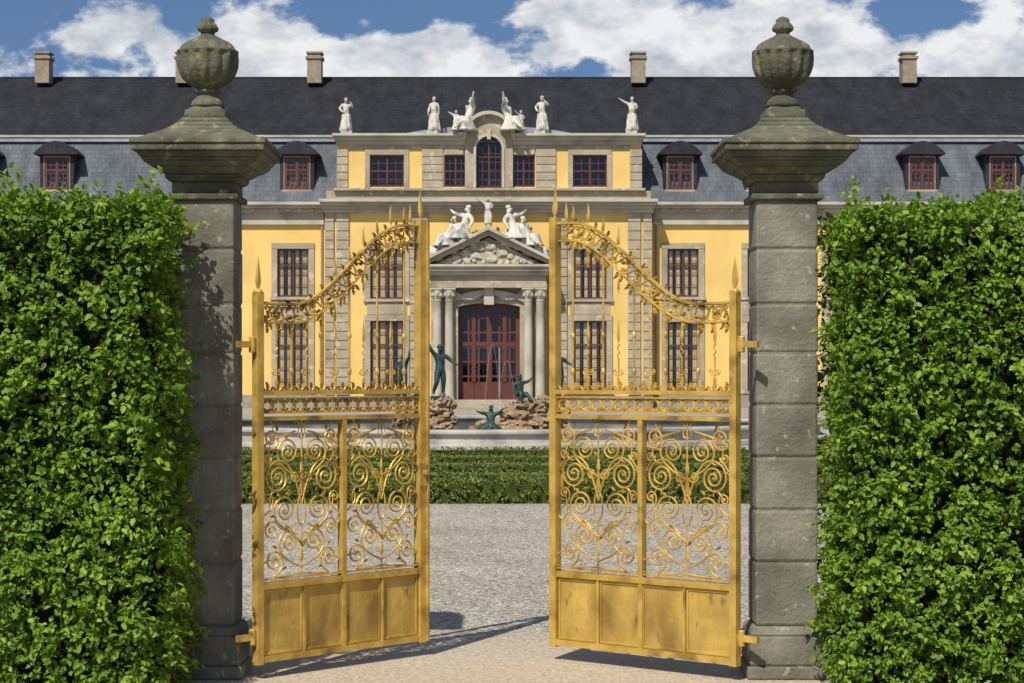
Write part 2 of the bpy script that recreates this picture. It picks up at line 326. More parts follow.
# central arch of attic
def arch(cx,cz,r,zb,n=20,Y=YR):
    pts=[(PX(cx-r,Y),PZ(zb,Y))]
    for i in range(n+1):
        a=math.pi*(1-i/n); pts.append((PX(cx+r*math.cos(a),Y),PZ(cz-r*math.sin(a),Y)))
    pts.append((PX(cx+r,Y),PZ(zb,Y))); return pts
S.strip(arch(489,138,24,188),arch(489,149.5,13,188),YR-.2,YR+.5)
T.strip(arch(489,138,26,140),arch(489,138,22.5,140),YR-.55,YR+1.5)
T.strip(arch(489,149.5,15.5,188),arch(489,149.5,12.8,188),YR-.26,YR+.1)
T.box(x(487),x(491),YR-.34,YR,z(140),z(130))
# curved lead roof behind
pl=[(x(392),z(134.6))]
for i in range(21):
    a=i/20; pl.append((x(396+186*a),z(134-10*math.sin(math.pi*a)**.8)))
pl.append((x(586),z(134.6))); LD.prism(pl,YR+.6,YR+7)
LD.box(x(338),x(641),YR,YR+6,z(134.5),z(133.8))
# mansard
Ye,Yb,Yt=YW-.4,105.2,111.5
ze=PZ(203,Ye); zb=PZ(140,Yb); zt=PZ(78,Yt); D2=2*Yt
R2.add([(XL,Ye,ze),(XR,Ye,ze),(XR,Yb,zb),(XL,Yb,zb),(XL,D2-Ye,ze),(XR,D2-Ye,ze),(XR,D2-Yb,zb),(XL,D2-Yb,zb)],[(0,1,2,3),(4,7,6,5),(0,3,7,4),(1,5,6,2)])
R1.add([(XL,Yb-.12,zb+.2),(XR,Yb-.12,zb+.2),(XR,Yt,zt),(XL,Yt,zt),(XL,D2-Yb,zb+.2),(XR,D2-Yb,zb+.2)],[(0,1,2,3),(4,3,2,5),(0,3,4),(1,5,2)])
LD.box(XL,XR,Yb-.3,Yb+.3,zb-.12,zb+.1); T.box(XL,XR,Yb-.36,Yb-.1,zb+.1,zb+.22)
R1.box(XL,XR,Yt-.12,Yt+.12,zt-.1,zt+.05)
W.add([(XL,YW,0),(XL,D2-YW,0),(XL,D2-YW,ze),(XL,YW,ze),(XR,YW,0),(XR,D2-YW,0),(XR,D2-YW,ze),(XR,YW,ze)],[(0,1,2,3),(4,7,6,5),(1,5,6,2)])
# dormers
DM=MB()
for c in [297-80*k for k in range(8) if k!=2]+[680+80.7*k for k in range(8) if k!=2]:
    Yd=YW+.15; X=lambda p:PX(p,Yd); Z=lambda p:PZ(p,Yd)
    a,b,cc,d=X(c-12.5),X(c+12.5),Z(190),Z(157)
    DM.strip([(X(c-17),Z(193)),(X(c-17),Z(153)),(X(c+17),Z(153)),(X(c+17),Z(193))],[(a,cc),(a,d),(b,d),(b,cc)],Yd,Yd+2)
    DM.box(X(c-17),X(c+17),Yd-.03,Yd+.6,Z(193.5),Z(190))
    S.box(X(c-13.3),X(c-12.5),Yd-.03,Yd+.1,Z(190),Z(157)); S.box(X(c+12.5),X(c+13.3),Yd-.03,Yd+.1,Z(190),Z(157)); S.box(X(c-13.3),X(c+13.3),Yd-.035,Yd+.1,Z(157),Z(156)); S.box(X(c-15),X(c+15),Yd-.1,Yd+.1,Z(192),Z(190))
    glaze(a,b,cc,d,Yd-.1,4,4,False,.6,.13,.05)
    n=10; up=[(X(c-22+44*i/n),Z(153.5-12*math.sin(math.pi*i/n)**.9)) for i in range(n+1)]
    DM.prism([(X(c-22),Z(154.8))]+up+[(X(c+22),Z(154.8))],Yd-.35,Yd+2.2)
# chimneys
CH=MB()
for p in (44,184,315,638,770,908):
    Y=Yt-.8; CH.box(PX(p-7,Y),PX(p+7,Y),Y-.5,Y+.5,PZ(84,Y),PZ(60,Y)); CH.box(PX(p-8.5,Y),PX(p+8.5,Y),Y-.58,Y+.58,PZ(60,Y),PZ(57.5,Y)); CH.box(PX(p-6,Y),PX(p+6,Y),Y-.42,Y+.42,PZ(57.5,Y),PZ(54.5,Y)); CH.box(PX(p-8,Y),PX(p+8,Y),Y-.5,Y+.5,PZ(54.5,Y),PZ(52.8,Y))
# portal
YP=101.3; x=lambda p:PX(p,YP); z=lambda p:PZ(p,YP)
def seg_arch(x0,x1,ztop,zs,zb,n=16):
    pts=[(x(x0),z(zb))]
    for i in range(n+1):
        a=i/n; pts.append((x(x0+(x1-x0)*a),z(zs-(zs-ztop)*math.sin(math.pi*a)**.7)))
    pts.append((x(x1),z(zb))); return pts
gz=375+1.7*F/YP
ou=[(x(431),z(gz))]+[(x(431+115*i/16),z(268)) for i in range(17)]+[(x(546),z(gz))]
S.strip(ou,seg_arch(458,520,303,307,gz),YP,YR+.5)
S.strip(seg_arch(453,525,297,302,gz),seg_arch(458.2,519.8,303,307,gz),YP-.12,YP+.3)
T.strip(seg_arch(449,529,290,301,303)[1:-1],seg_arch(452,526,295,304,306)[1:-1],YP-.3,YP)
T.box(x(484),x(494),YP-.4,YP,z(305),z(288))
for sgn in (-1,1):
    for k in range(9):
        a=k/8; T.blob((x(489+sgn*(8+26*a)),YP-.2,z(294+5*math.sin(a*3.1)-1*a)),.16,seed=k,amp=.25,sub=1)
cols=MB()
for p in (437.5,449.5,528,540):
    zz=[(.32,gz-1),(.32,gz-7),(.28,gz-8),(.28,gz-10),(.25,gz-12),(.23,gz-50),(.20,302),(.22,301.6),(.22,300.5),(.20,300),(.26,297),(.33,292.5),(.33,290)]
    cols.lathe(x(p),YP-.38,[(r,z(q)) for r,q in zz],18)
    cols.box(x(p)-.33,x(p)+.33,YP-.74,YP-.02,z(290),z(288.4)); cols.box(x(p)-.35,x(p)+.35,YP-.78,YP-.02,0,z(gz-2))
    for k in range(8):
        a=k*math.pi/4; cols.blob((x(p)+.27*math.cos(a),YP-.38+.27*math.sin(a),z(295)),.09,seed=k,sub=1,sq=(1,1,1.6))
for (t_,b_,pro,e) in ((284,288.4,.75,1),(276,284,.7,0),(272,276,.9,2),(268,272,1.1,4),(265.5,268,1.25,5.5)):
    (S if t_ in(276,284) else T).box(x(431-e),x(546+e),YP-pro,YP+.7,z(b_)+.0005,z(t_))
# pediment
S.prism([(x(434),z(265.5)),(x(488.5),z(238)),(x(543),z(265.5))],YP-.6,YP+.6)
for sgn in (-1,1):
    X=lambda d:x(488.5+sgn*d)
    S.prism([(X(0),z(236.5)),(X(61),z(265.4)),(X(61),z(261.5)),(X(0),z(231.5))],YP-1.0,YP+.6)
    T.prism([(X(0),z(231.5)),(X(61),z(261.5)),(X(63.5),z(259.5)),(X(0),z(228))],YP-1.25,YP+.6)
for k in range(60):
    u=random.uniform(-1,1); h=random.uniform(.0,1)*(1-abs(u)); 
    T.blob((x(488.5+44*u),YP-.66,z(263.5-h*19)),random.uniform(.08,.2),seed=k,amp=.45,sub=1,sq=(1.2,.5,1))
# door
a,b=x(458),x(520); zt_=z(303)
glaze(a,b,0.15,zt_,YP+.35,6,7,False,.60,.22,.09)
FR.box(a+.14,b-.14,YP+.47,YP+.55,.15,1.35)
for i in range(4):
    u0=a+.2+(b-a-.4)*i/4; FR.box(u0+.08,u0+(b-a-.4)/4-.08,YP+.43,YP+.47,.3,1.25)
for q in (.25,.75): xx=a+(b-a)*q; FR.box(xx-.1,xx+.1,YP+.41,YP+.55,1.35,zt_-.1)
for i in range(3): S.box(x(440-i*3),x(536+i*3),YP-1.2-.4*i,YP+.5-.001*i,0,.45-.15*i)
for mb,nm,mt,bv in ((W,'rendered_walls',M_yellow,0),(S,'sandstone_dressings',M_stone,.02),(T,'cornices_and_pediment',M_trim,.015),(PB,'plinth',M_base,0),(FR,'window_and_door_frames',M_frame,0),(GL,'glazing',M_glass,0),(CU,'curtains',M_curt,0),(DK,'dark_rooms',M_dark,0),(R1,'upper_roof',M_slate,0),(R2,'mansard_roof',M_slate2,0),(LD,'lead_flashing',M_lead,0),(DM,'dormers',M_dorm,0),(CH,'chimneys',M_chim,0),(cols,'portal_columns',M_trim,0),(DPI,'drainpipes',M_base,0)):
    mb.build(nm,mt,pal,bevel=bv,recalc=nm not in('rendered_walls','glazing','curtains','dark_rooms'))
# ------------------------------------------------------------------ figures
BASE={'pel':((0,0,.52),.080),'sp':((0,.005,.62),.068),'ch':((0,0,.735),.088),'nb':((0,.01,.825),.045),'nk':((0,.005,.86),.032),'hd':((0,-.005,.905),.052),'ht':((0,0,.955),.050),'ns':((0,-.06,.908),.010),
'sL':((-.10,.0,.80),.042),'eL':((-.15,.0,.66),.030),'wL':((-.16,-.05,.53),.020),'hL':((-.16,-.07,.475),.018),
'sR':((.10,.0,.80),.042),'eR':((.15,.0,.66),.030),'wR':((.16,-.05,.53),.020),'hR':((.16,-.07,.475),.018),
'pL':((-.058,0,.49),.066),'kL':((-.07,-.015,.275),.042),'aL':((-.07,.015,.05),.024),'tL':((-.08,-.075,.018),.018),
'pR':((.058,0,.49),.066),'kR':((.07,-.015,.275),.042),'aR':((.07,.015,.05),.024),'tR':((.08,-.075,.018),.018)}
EDG=[('pel','sp'),('sp','ch'),('ch','nb'),('nb','nk'),('nk','hd'),('hd','ht'),('hd','ns'),('ch','sL'),('sL','eL'),('eL','wL'),('wL','hL'),('ch','sR'),('sR','eR'),('eR','wR'),('wR','hR'),('pel','pL'),('pL','kL'),('kL','aL'),('aL','tL'),('pel','pR'),('pR','kR'),('kR','aR'),('aR','tR')]
def figure(name,mat,loc,H,rz=0,pose={},drape=None,plinth=None,fat=1.0,extra=None):
    e=empty(name,loc,rz,H)
    bm=bmesh.new(); sk=bm.verts.layers.skin.verify(); vv={}
    for k,(c,r) in BASE.items():
        c=pose.get(k,c); v=bm.verts.new(c); v[sk].radius=(r*fat,r*fat*(.8 if k in('ch','sp','pel') else 1)); vv[k]=v
        if k=='pel': v[sk].use_root=True
    for a,b in EDG: bm.edges.new((vv[a],vv[b]))
    for s_ in 'LR':
        h=vv['h'+s_].co; w=vv['w'+s_].co; d=(h-w).normalized(); sd=d.cross(Vector((0,1,.2))).normalized()
        for i in (-1,0,1):
            v=bm.verts.new(h+d*.035+sd*.014*i); v[sk].radius=(.007,.007); bm.edges.new((vv['h'+s_],v))
    me=bpy.data.meshes.new('body'); bm.to_mesh(me); bm.free(); me.materials.append(mat)
    ob=bpy.data.objects.new('body',me); COL.objects.link(ob); ob.parent=e
    m=ob.modifiers.new('s','SKIN'); m.use_smooth_shade=True; m.branch_smoothing=.5
    m=ob.modifiers.new('u','SUBSURF'); m.levels=1; m.render_levels=1
    hb=MB(); hd=Vector(pose.get('ht',BASE['ht'][0])); hb.blob((hd.x,hd.y+.015,hd.z+.005),.056,seed=H,amp=.15,freq=5,sq=(1,1.05,.85)); hb.build('hair',mat,e,smooth=True)
    if drape:
        d=MB(); z0,z1,r0,r1,ox,oy=drape
        prof=[(r0*(1.0+0*i)+(r1-r0)*(i/8)**.8,z0+(z1-z0)*i/8) for i in range(9)]
        d.lathe(ox,oy,prof,36,lambda a,k:1+.13*math.sin(a*7+k*.35)+.06*math.sin(a*11+1)-.2*abs(math.sin(a))*.5); d.build('drapery',mat,e,smooth=True)
    if plinth:
        p=MB(); p.box(-plinth,plinth,-plinth,plinth,-.12,.0); p.box(-plinth*1.15,plinth*1.15,-plinth*1.15,plinth*1.15,-.16,-.12); p.build('plinth',mat,e)
    if extra: extra(e,mat)
    return e
armsup=dict(eR=(.2,-.03,.9),wR=(.22,-.04,1.03),hR=(.23,-.05,1.08),eL=(-.2,-.02,.70),wL=(-.12,-.12,.66),hL=(-.07,-.14,.66))
armout=dict(eL=(-.2,-.02,.84),wL=(-.32,-.05,.92),hL=(-.36,-.06,.95),eR=(.16,-.02,.66),wR=(.09,-.13,.64),hR=(.05,-.15,.65),kR=(.09,-.07,.28),aR=(.10,.04,.06),tR=(.1,-.05,.02))
hip=dict(eL=(-.2,0,.68),wL=(-.12,-.06,.57),hL=(-.08,-.07,.55),eR=(.21,-.02,.72),wR=(.15,-.10,.82),hR=(.12,-.11,.85))
def sit(lean=.0,ar=1):
    P=dict(pel=(0,0,.2),sp=(0,.02+lean*.3,.30),ch=(0,.03+lean*.6,.42),nb=(0,.03+lean*.8,.51),nk=(0,.025+lean,.545),hd=(0,.01+lean,.59),ht=(0,.015+lean,.64),ns=(0,-.05+lean,.593),
     sL=(-.1,.03+lean*.7,.485),sR=(.1,.03+lean*.7,.485),eL=(-.17,.04+lean,.36),wL=(-.2,-.03+lean,.25),hL=(-.2,-.06+lean,.22),
     eR=(.2,-.02,.50),wR=(.26,-.08,.56),hR=(.28,-.10,.59),pL=(-.06,-.02,.19),kL=(-.09,-.22,.24),aL=(-.09,-.24,.04),tL=(-.1,-.32,.015),pR=(.06,-.02,.19),kR=(.1,-.2,.17),aR=(.12,-.36,.06),tR=(.13,-.42,.03))
    return P
YS=YR-.1
def onroof(p,ybot,ytop,pose,rz=0,drape=None,nm='stone_statue',Y=YS,mat=M_statue,plinth=.16):
    z0=PZ(ybot,Y); H=(PZ(ytop,Y)-z0)
    return figure(nm,mat,(PX(p,Y),Y,z0),H,rz,pose,drape,plinth,1.35)
dr=(.0,.5,.19,.12,0,0.01)
onroof(346,131,98,hip,.2,dr); onroof(434,131,97,{},-.3,dr); onroof(542,131,96,hip,-.4,dr); onroof(632,131,97,armout,-.2,dr)
def mir(P): 
    Q={}
    for k,v in P.items():
        kk=k[:-1]+{'L':'R','R':'L'}[k[-1]] if k[-1] in 'LR' else k
        Q[kk]=(-v[0],v[1],v[2])
    return Q
for sgn,p in ((-1,467),(1,510)):
    P=sit(.1); Y=YS-.15; P['eR']=(.2,-.02,.56); P['wR']=(.27,-.05,.68); P['hR']=(.29,-.06,.72)
    PP=P if sgn<0 else mir(P)
    figure('seated_stone_statue',M_statue,(PX(p,Y),Y,PZ(131,Y)),2.55,sgn*.9,PP,(.0,.28,.28,.16,0,-.08),None,1.4)
    figure('stone_cherub_statue',M_statue,(PX(p+sgn*11,Y),Y,PZ(133,Y)),1.15,sgn*.6,armout,None,.16,1.6)
# portal crown
Y=YP-.5
figure('stone_statue',M_statue,(PX(488,Y),Y,PZ(227,Y)),1.5,0,armout,(.1,.5,.13,.1,0,.01),.16,1.4)
for sgn,p in ((-1,462),(1,515)):
    P=sit(.12); PP=P if sgn>0 else mir(P)
    figure('seated_stone_statue',M_statue,(PX(p,Y),Y,PZ(239+0,Y)),2.5,sgn*1.1,PP,(.0,.30,.32,.18,0,-.08),None,1.6)
    figure('seated_stone_statue',M_statue,(PX(p+sgn*13,Y),Y,PZ(246,Y)),2.2,sgn*.9,P if sgn<0 else mir(P),(.0,.28,.32,.18,0,-.08),None,1.6)
    b=MB()
    for k in range(9): b.blob((PX(p+sgn*(k*4.5-10),Y),Y+.05,PZ(239+k*2.0-1,Y)),.42,seed=k+9*sgn,amp=.35,sub=2,sq=(1.1,.9,.8))
    b.build('carved_trophy_relief',M_statue,None,smooth=True)
# ------------------------------------------------------------------ fountain
fo=empty('fountain_basin'); cx,cy=-1.15,54.0
def ring(rx,ry,wd,z0,z1,n=96,hw=None):
    b=MB(); vs=[];fs=[]
    for i in range(n):
        a=2*math.pi*i/n; lob=1+.035*math.cos(4*a)
        for (o,zz) in ((0,z0),(0,z1),(-wd,z1),(-wd,z0)): vs.append((cx+(rx*lob+o)*math.cos(a),cy+(ry*lob+o)*math.sin(a),zz))
    for i in range(n):
        j=(i+1)%n
        for k in range(4): fs.append((i*4+k,j*4+k,j*4+(k+1)%4,i*4+(k+1)%4))
    b.add(vs,fs); return b
ring(9.6,8.6,1.0,0,.13).build('step',M_rim,fo,bevel=.02)
ring(9.1,8.1,.5,.13,.34).build('wall',M_rim,fo)
ring(9.2,8.2,.7,.34,.44).build('coping',M_rim,fo,bevel=.03)
b=MB(); vs=[(cx,cy,.26)]; n=64
for i in range(n): a=2*math.pi*i/n; vs.append((cx+8.7*math.cos(a),cy+7.7*math.sin(a),.26))
b.add(vs,[(0,1+i,1+(i+1)%n) for i in range(n)]); b.build('water',M_water,fo)
rk=MB()
YF=51.5
for (p,yt,w,Y) in ((438,395,16,YF),(425,400,11,YF),(448,400,10,YF),(524,399,19,YF),(541,395,13,YF),(508,404,11,YF),(490,430,8,48),(402,393,11,57),(559,391,11,57),(489,424,20,54)):
    X0=PX(p,Y); top=PZ(yt,Y); R=w*Y/F
    for k in range(7):
        a=k*.9; h=(k+.3)/7; rr=R*(1.0-.3*h)
        rk.blob((X0+.35*rr*math.cos(a*2.3),Y+.35*rr*math.sin(a*2.3),.1+(top-.1-rr*.25)*h),rr*.8,seed=p+k,amp=.3,freq=2.2,sub=3,sq=(1,1,.75))
rk.build('tufa_rockwork',M_rock,fo)
def bz(p,yb,yt,Y,pose,rz,Hs=1.0,fat=1.15): 
    z0=PZ(yb,Y); return figure('bronze_statue',M_bronze,(PX(p,Y),Y,z0),(PZ(yt,Y)-z0)*Hs,rz,pose,None,.14,fat)
up=dict(eL=(-.2,-.02,.90),wL=(-.25,-.03,1.03),hL=(-.27,-.03,1.08),eR=(.2,-.05,.70),wR=(.25,-.15,.64),hR=(.27,-.18,.62),kL=(-.09,-.07,.28),aL=(-.12,.04,.08),tL=(-.14,-.04,.04))
bz(440,396,342,YF,up,.4,.95,1.3)
bz(520,402,372,YF,sit(.0),.5,1.35,1.45)
bz(491,434,405,47.6,dict(sit(.0),eL=(-.2,-.02,.50),wL=(-.28,-.06,.52),hL=(-.32,-.07,.54)),0,1.45,1.55)
bz(403,392,352,57,armsup,-.5,.95,1.5); bz(559,390,348,57,up,.6,.95,1.5)
fb=MB(); Yq=47.6
for k in range(9): fb.blob((PX(482+k*2.2,Yq),Yq-.1,PZ(431-3*math.sin(k*.5),Yq)),.17-.008*abs(k-3),seed=k,amp=.2,sub=2)
fb.build('bronze_dolphin',M_bronze,fo,smooth=True)
fj=MB()
for k in range(4):
    a=k*1.6; h=random.uniform(1.2,2.0); r=random.uniform(.2,.5); pts=[]
    for i in range(14):
        t_=i/13; pts.append((PX(499,52)+math.cos(a)*r*t_,53+math.sin(a)*r*t_,.5+h*4*t_*(1-t_)*1.0+.6*(1-t_)))
    fj.tube3(pts,[.008+.01*i/13 for i in range(14)],5)
fj.build('water_jets',M_spray,fo,smooth=True)
# ------------------------------------------------------------------ gate pillars
def pillar(cx,cy):
    e=empty('gate_pillar'); b=MB(); u=.005600
    zt=lambda py:E-(py-375)*u
    b.box(cx-.225,cx+.225,cy-.225,cy+.225,0,.075); b.box(cx-.212,cx+.212,cy-.212,cy+.212,.075,zt(635)); b.frustum(cx,cy,.424,.375,zt(635),zt(626))
    js=[626,562,510,457,405,353,304,249,200]
    for a_,c_ in zip(js,js[1:]):
        j=random.uniform(-.002,.002)
        b.box(cx-.174+j,cx+.174+j,cy-.174+j,cy+.174+j,zt(a_)+.004,zt(c_)-.004)
    b.build('shaft_blocks',M_pill,e,bevel=.014)
    g=MB(); g.box(cx-.166,cx+.166,cy-.166,cy+.166,.1,zt(190)); g.build('mortar_core',M_pill,e)
    c=MB()
    for (w0,w1,y0,y1) in ((.40,.40,200,194),(.35,.35,194,182),(.37,.42,182,178),(.42,.42,178,175),(.42,.53,175,168),(.55,.63,168,163),(.63,.65,163,160),(.65,.70,160,154),(.735,.735,154,147),(.76,.745,147,141)):
        c.frustum(cx,cy,w0,w1,zt(y0)+.0005,zt(y1))
    ws=[.68,.52,.42,.345,.29,.25]; ys=[141,134,129.5,125,120.5,116]
    for i in range(5): c.frustum(cx,cy,ws[i],ws[i+1],zt(ys[i]),zt(ys[i+1]))
    c.frustum(cx,cy,.235,.225,zt(116),zt(108)); c.frustum(cx,cy,.21,.15,zt(108),zt(104))
    c.build('capital',M_pilltop,e,bevel=.008)
    us=MB()
    prof=[(16,106),(17,103),(15,99),(11,95),(10,92),(14,91),(14,89),(10,88),(11,86),(18,83),(24,78),(27.5,71),(29.5,64),(30,57),(29.5,52),(31,50.5),(31,49),(27,47),(25,43),(21,40),(15,37),(10,34),(7,32),(7,30),(9.5,28),(10,25),(8,21.5),(6,19.5),(6.5,17),(4,14.5),(1,13.5)]
    def mod(a,k):
        if 8<=k<=14 or 17<=k<=20: return 1+.11*abs(math.sin(a*7))-.06
        if 24<=k<=28: return 1+.12*abs(math.sin(a*4))
        return 1
    us.lathe(cx,cy,[(r*u,zt(y-2)) for r,y in prof],112,mod); o=us.build('urn',M_pilltop,e,smooth=True)
    return e
PLX,PRX,PY=(207.5-512)*.005675,(783-512)*.005675,11.36
pillar(PLX,PY); pr=pillar(PRX,PY)
# ------------------------------------------------------------------ gates
L=1.345
def scroll(A,B,kind='C',flip=1,turn=7.2,k0=1.4,n=54,p=3):
    ss=np.linspace(-1,1,n); k1=(turn-k0)*(p+1)
    th=k0*ss+k1*np.sign(ss)*np.abs(ss)**(p+1)/(p+1)
    if kind=='S': th=k0*np.abs(ss)+k1*np.abs(ss)**(p+1)/(p+1)
    th=th*flip
    xs=np.concatenate([[0],np.cumsum(np.cos((th[1:]+th[:-1])/2)*np.diff(ss))]); ys=np.concatenate([[0],np.cumsum(np.sin((th[1:]+th[:-1])/2)*np.diff(ss))])
    v=complex(xs[-1]-xs[0],ys[-1]-ys[0]); w=complex(B[0]-A[0],B[1]-A[1]); q=w/v
    return [((q*complex(a,b)).real+A[0],(q*complex(a,b)).imag+A[1]) for a,b in zip(xs,ys)]
def volute(C,R,a0,dirn,turns,tail,n=46):
    pts=[]
    for i in range(n+1):
        t_=i/n; r=R*(1-.82*t_**.85); a=a0+dirn*2*math.pi*turns*t_; pts.append((C[0]+r*math.cos(a),C[1]+r*math.sin(a)))
    p0=pts[0]; tg=(-dirn*math.sin(a0),dirn*math.cos(a0)); d=math.hypot(p0[0]-tail[0],p0[1]-tail[1])
    c=(p0[0]-tg[0]*d*.55,p0[1]-tg[1]*d*.55); tl=[]
    for i in range(14):
        t_=i/14; tl.append(((1-t_)**2*tail[0]+2*t_*(1-t_)*c[0]+t_*t_*p0[0],(1-t_)**2*tail[1]+2*t_*(1-t_)*c[1]+t_*t_*p0[1]))
    return tl+pts
def ztop(t):
    s=min(1,max(0,(t-.2)/.66)); s=s*s*(3-2*s); return 2.10+.47*s+.05*max(0,t-.3)+.04*max(0,.12-t)
G=MB(); GP=MB(); GS=MB()
z0=.092; zP=.518; zF0=1.455; zF1=1.60
inner=.07; outer=.045
G.box(0,outer,-.025,.025,z0-.01,2.16); G.box(L-inner,L-.022,-.028,.028,z0-.01,2.64); G.box(L-.02,L-.004,-.04,.0,z0,2.62)
mid=(outer+L-inner)/2
G.box(mid-.016,mid+.016,-.022,.022,zP,zF0)
for a,b,d in ((z0,z0+.035,.022),(zP-.018,zP+.018,.024),(zF0-.012,zF0+.012,.024),(zF1-.012,zF1+.012,.024),(zF0+.028,zF0+.036,.014),(zF1-.036,zF1-.028,.014),(zP+.03,zP+.038,.012)):
    G.box(outer,L-inner,-d,d,a,b)
def paneled(u0,u1):
    GP.box(u0,u1,-.004,.004,z0+.035,zP-.018)
    for sy in (-1,1):
        for (a,b,c,d) in ((u0,u1,z0+.037,z0+.055),(u0,u1,zP-.037,zP-.02),(u0,u0+.016,z0+.055,zP-.037),(u1-.016,u1,z0+.055,zP-.037)):
            y0,y1=(-.012,-.004) if sy<0 else (.004,.012); GP.box(a+.001,b-.001,y0,y1,c,d)
nps=4; wd=(L-inner-outer)/nps
for i in range(4): paneled(outer+wd*i+.008,outer+wd*(i+1)-.008)
for i in range(1,4): 
    e_=.014 if i==2 else .007
    G.box(outer+wd*i-e_,outer+wd*i+e_,-.02,.02,z0+.035,zP-.018)
def flame(u,za,zb,r=.014,wav=.0):
    vs=[];fs=[]
    h=zb-za
    prof=[(.35,0),(.9,.04),(.5,.08),(.5,.14),(1.1,.2),(1.5,.3),(1.45,.42),(1.1,.58),(.7,.74),(.35,.88),(.05,1)]
    o=6
    for k,(rr,t_) in enumerate(prof):
        for j in range(o): a=2*math.pi*j/o; vs.append((u+rr*r*math.cos(a)+wav*math.sin(t_*7),rr*r*.6*math.sin(a),za+h*t_))
    for k in range(len(prof)-1):
        for j in range(o): j2=(j+1)%o; fs.append((k*o+j,k*o+j2,(k+1)*o+j2,(k+1)*o+j))
    G.add(vs,fs)
def leafy(u,z_,ang,ln,w=.35):
    n=7; l=[];r=[]
    for i in range(n+1):
        t_=i/n; ww=ln*w*.5*math.sin(math.pi*min(1,t_*1.02))**.8*(1+.25*math.sin(t_*20)); bend=.25*ln*t_*t_
        cx_=ln*t_; 
        for side,lst in ((1,l),(-1,r)): lst.append((cx_,side*ww+bend))
    ca,sa=math.cos(ang),math.sin(ang)
    vs=[];
    for i in range(n+1):
        for (a,b),yy in ((l[i],-.012),(( (l[i][0]+r[i][0])/2,(l[i][1]+r[i][1])/2),.006),(r[i],-.012)): vs.append((u+a*ca-b*sa,yy,z_+a*sa+b*ca))
    fs=[]
    for i in range(n):
        for k in (0,1): fs.append((i*3+k,i*3+k+1,(i+1)*3+k+1,(i+1)*3+k))
    GS.add(vs,fs)
pw=mid-.016-outer; ph=zF0-.012-(zP+.038)
# volutes (centre x,y, radius in panel widths, start angle, direction, turns, tail x,y)
VOL=[(.155,.105,.125,-1.2,1,1.7,.50,.02),(.345,.225,.12,2.6,-1,1.8,.50,.06),(.125,.30,.10,.6,1,1.6,.42,.34),
     (.29,.43,.15,-2.2,-1,2.1,.50,.22),(.20,.635,.155,2.2,1,2.2,.50,.46),
     (.42,.64,.06,-.6,-1,1.4,.47,.52),(.33,.80,.125,2.4,-1,1.9,.50,.62),
     (.12,.885,.105,-1.8,1,1.7,.42,.93),(.08,.50,.06,.3,1,1.4,.03,.40),(.075,.765,.055,-.4,-1,1.3,.03,.68)]
for side in (0,1):
    for mir_ in (0,1):
        def Q(a,b):
            uu=a if not mir_ else 1-a
            base=outer+pw*uu
            if side: base=2*mid-base
            return (base,zP+.038+ph*b)
        refl=(mir_+side)%2
        for (vx,vy,R,a0,dr_,tn,tx,ty) in VOL:
            C=Q(vx,vy); 
            aa=a0 if not refl else math.pi-a0; dd=dr_ if not refl else -dr_
            big=R>.1
            G.tube(volute(C,R*pw*.98,aa,dd,tn,Q(tx,ty)),.0060 if big else .0050,5)
            G.lathe(C[0],0,[(.001,C[1]-.009),(.006,C[1]-.005),(.0078,C[1]),(.006,C[1]+.005),(.001,C[1]+.009)],6)
            if big:
                for da in (.5,2.6):
                    a_=aa+dd*da; leafy(C[0]+R*pw*math.cos(a_)*.97,C[1]+R*pw*math.sin(a_)*.97,a_+dd*.9,.034,.42)
        for (a,b,c,d,fl) in ((.03,.02,.24,.21,1),(.02,.36,.20,.52,-1),(.45,.30,.30,.30,1),(.02,.98,.22,.76,1),(.5,.90,.42,.98,1)):
            G.tube(scroll(Q(a,b),Q(c,d),'S',fl*(1 if not refl else -1),4.2,n=30),.0042,4)
    cxp=outer+pw/2 if not side else 2*mid-(outer+pw/2)
    G.tube([(cxp,zP+.038),(cxp,zP+.33)],.0055,5); G.tube([(cxp,zP+.5),(cxp,zF0-.01)],.0055,5); flame(cxp,zP+.10,zP+.24,.010); flame(cxp,zP+.60,zP+.72,.009)
    G.tube([(cxp+.03*math.cos(a),zP+.415+.085*math.sin(a)) for a in np.linspace(0,2*math.pi,22)],.0055,5)
# frieze
nf=15; fw=(L-inner-outer)/nf
for i in range(nf):
    c=outer+fw*(i+.5); zc=(zF0+zF1)/2
    G.tube([(c+.034*math.cos(a),zc+.034*math.sin(a)) for a in np.linspace(0,2*math.pi,16)],.0065,5)
    G.tube(scroll((c-.012,zc-.022),(c-.012,zc+.022),'C',-1,5.5,n=24),.004,4); G.tube(scroll((c+.012,zc-.022),(c+.012,zc+.022),'C',1,5.5,n=24),.004,4)
    for a in (.78,2.36,3.93,5.5): leafy(c+.02*math.cos(a),zc+.02*math.sin(a),a,.035,.6)
    if i: flame(outer+fw*i,zc-.045,zc+.045,.006)
    leafy(c,zF1+.01,math.pi/2-.1,.05,.6); leafy(c-.02,zF1+.01,math.pi/2+.7,.035,.5); leafy(c+.02,zF1+.01,math.pi/2-.9,.035,.5)
us_=np.linspace(outer,L-inner,60)
top=[(u_,ztop(u_/L)) for u_ in us_]; 
def off(pts,d):
    o=[]
    for i,(a,b) in enumerate(pts):
        p=pts[max(0,i-1)]; q=pts[min(len(pts)-1,i+1)]; dx,dz=q[0]-p[0],q[1]-p[1]; l=math.hypot(dx,dz); o.append((min(max(a+dz/l*d,outer),L-inner),b-dx/l*d))
    return o
low=off(top,.105)
G.tube(top,.010,6,1.8); G.tube(low,.007,6,1.6); G.tube(off(top,.02),.004,5)
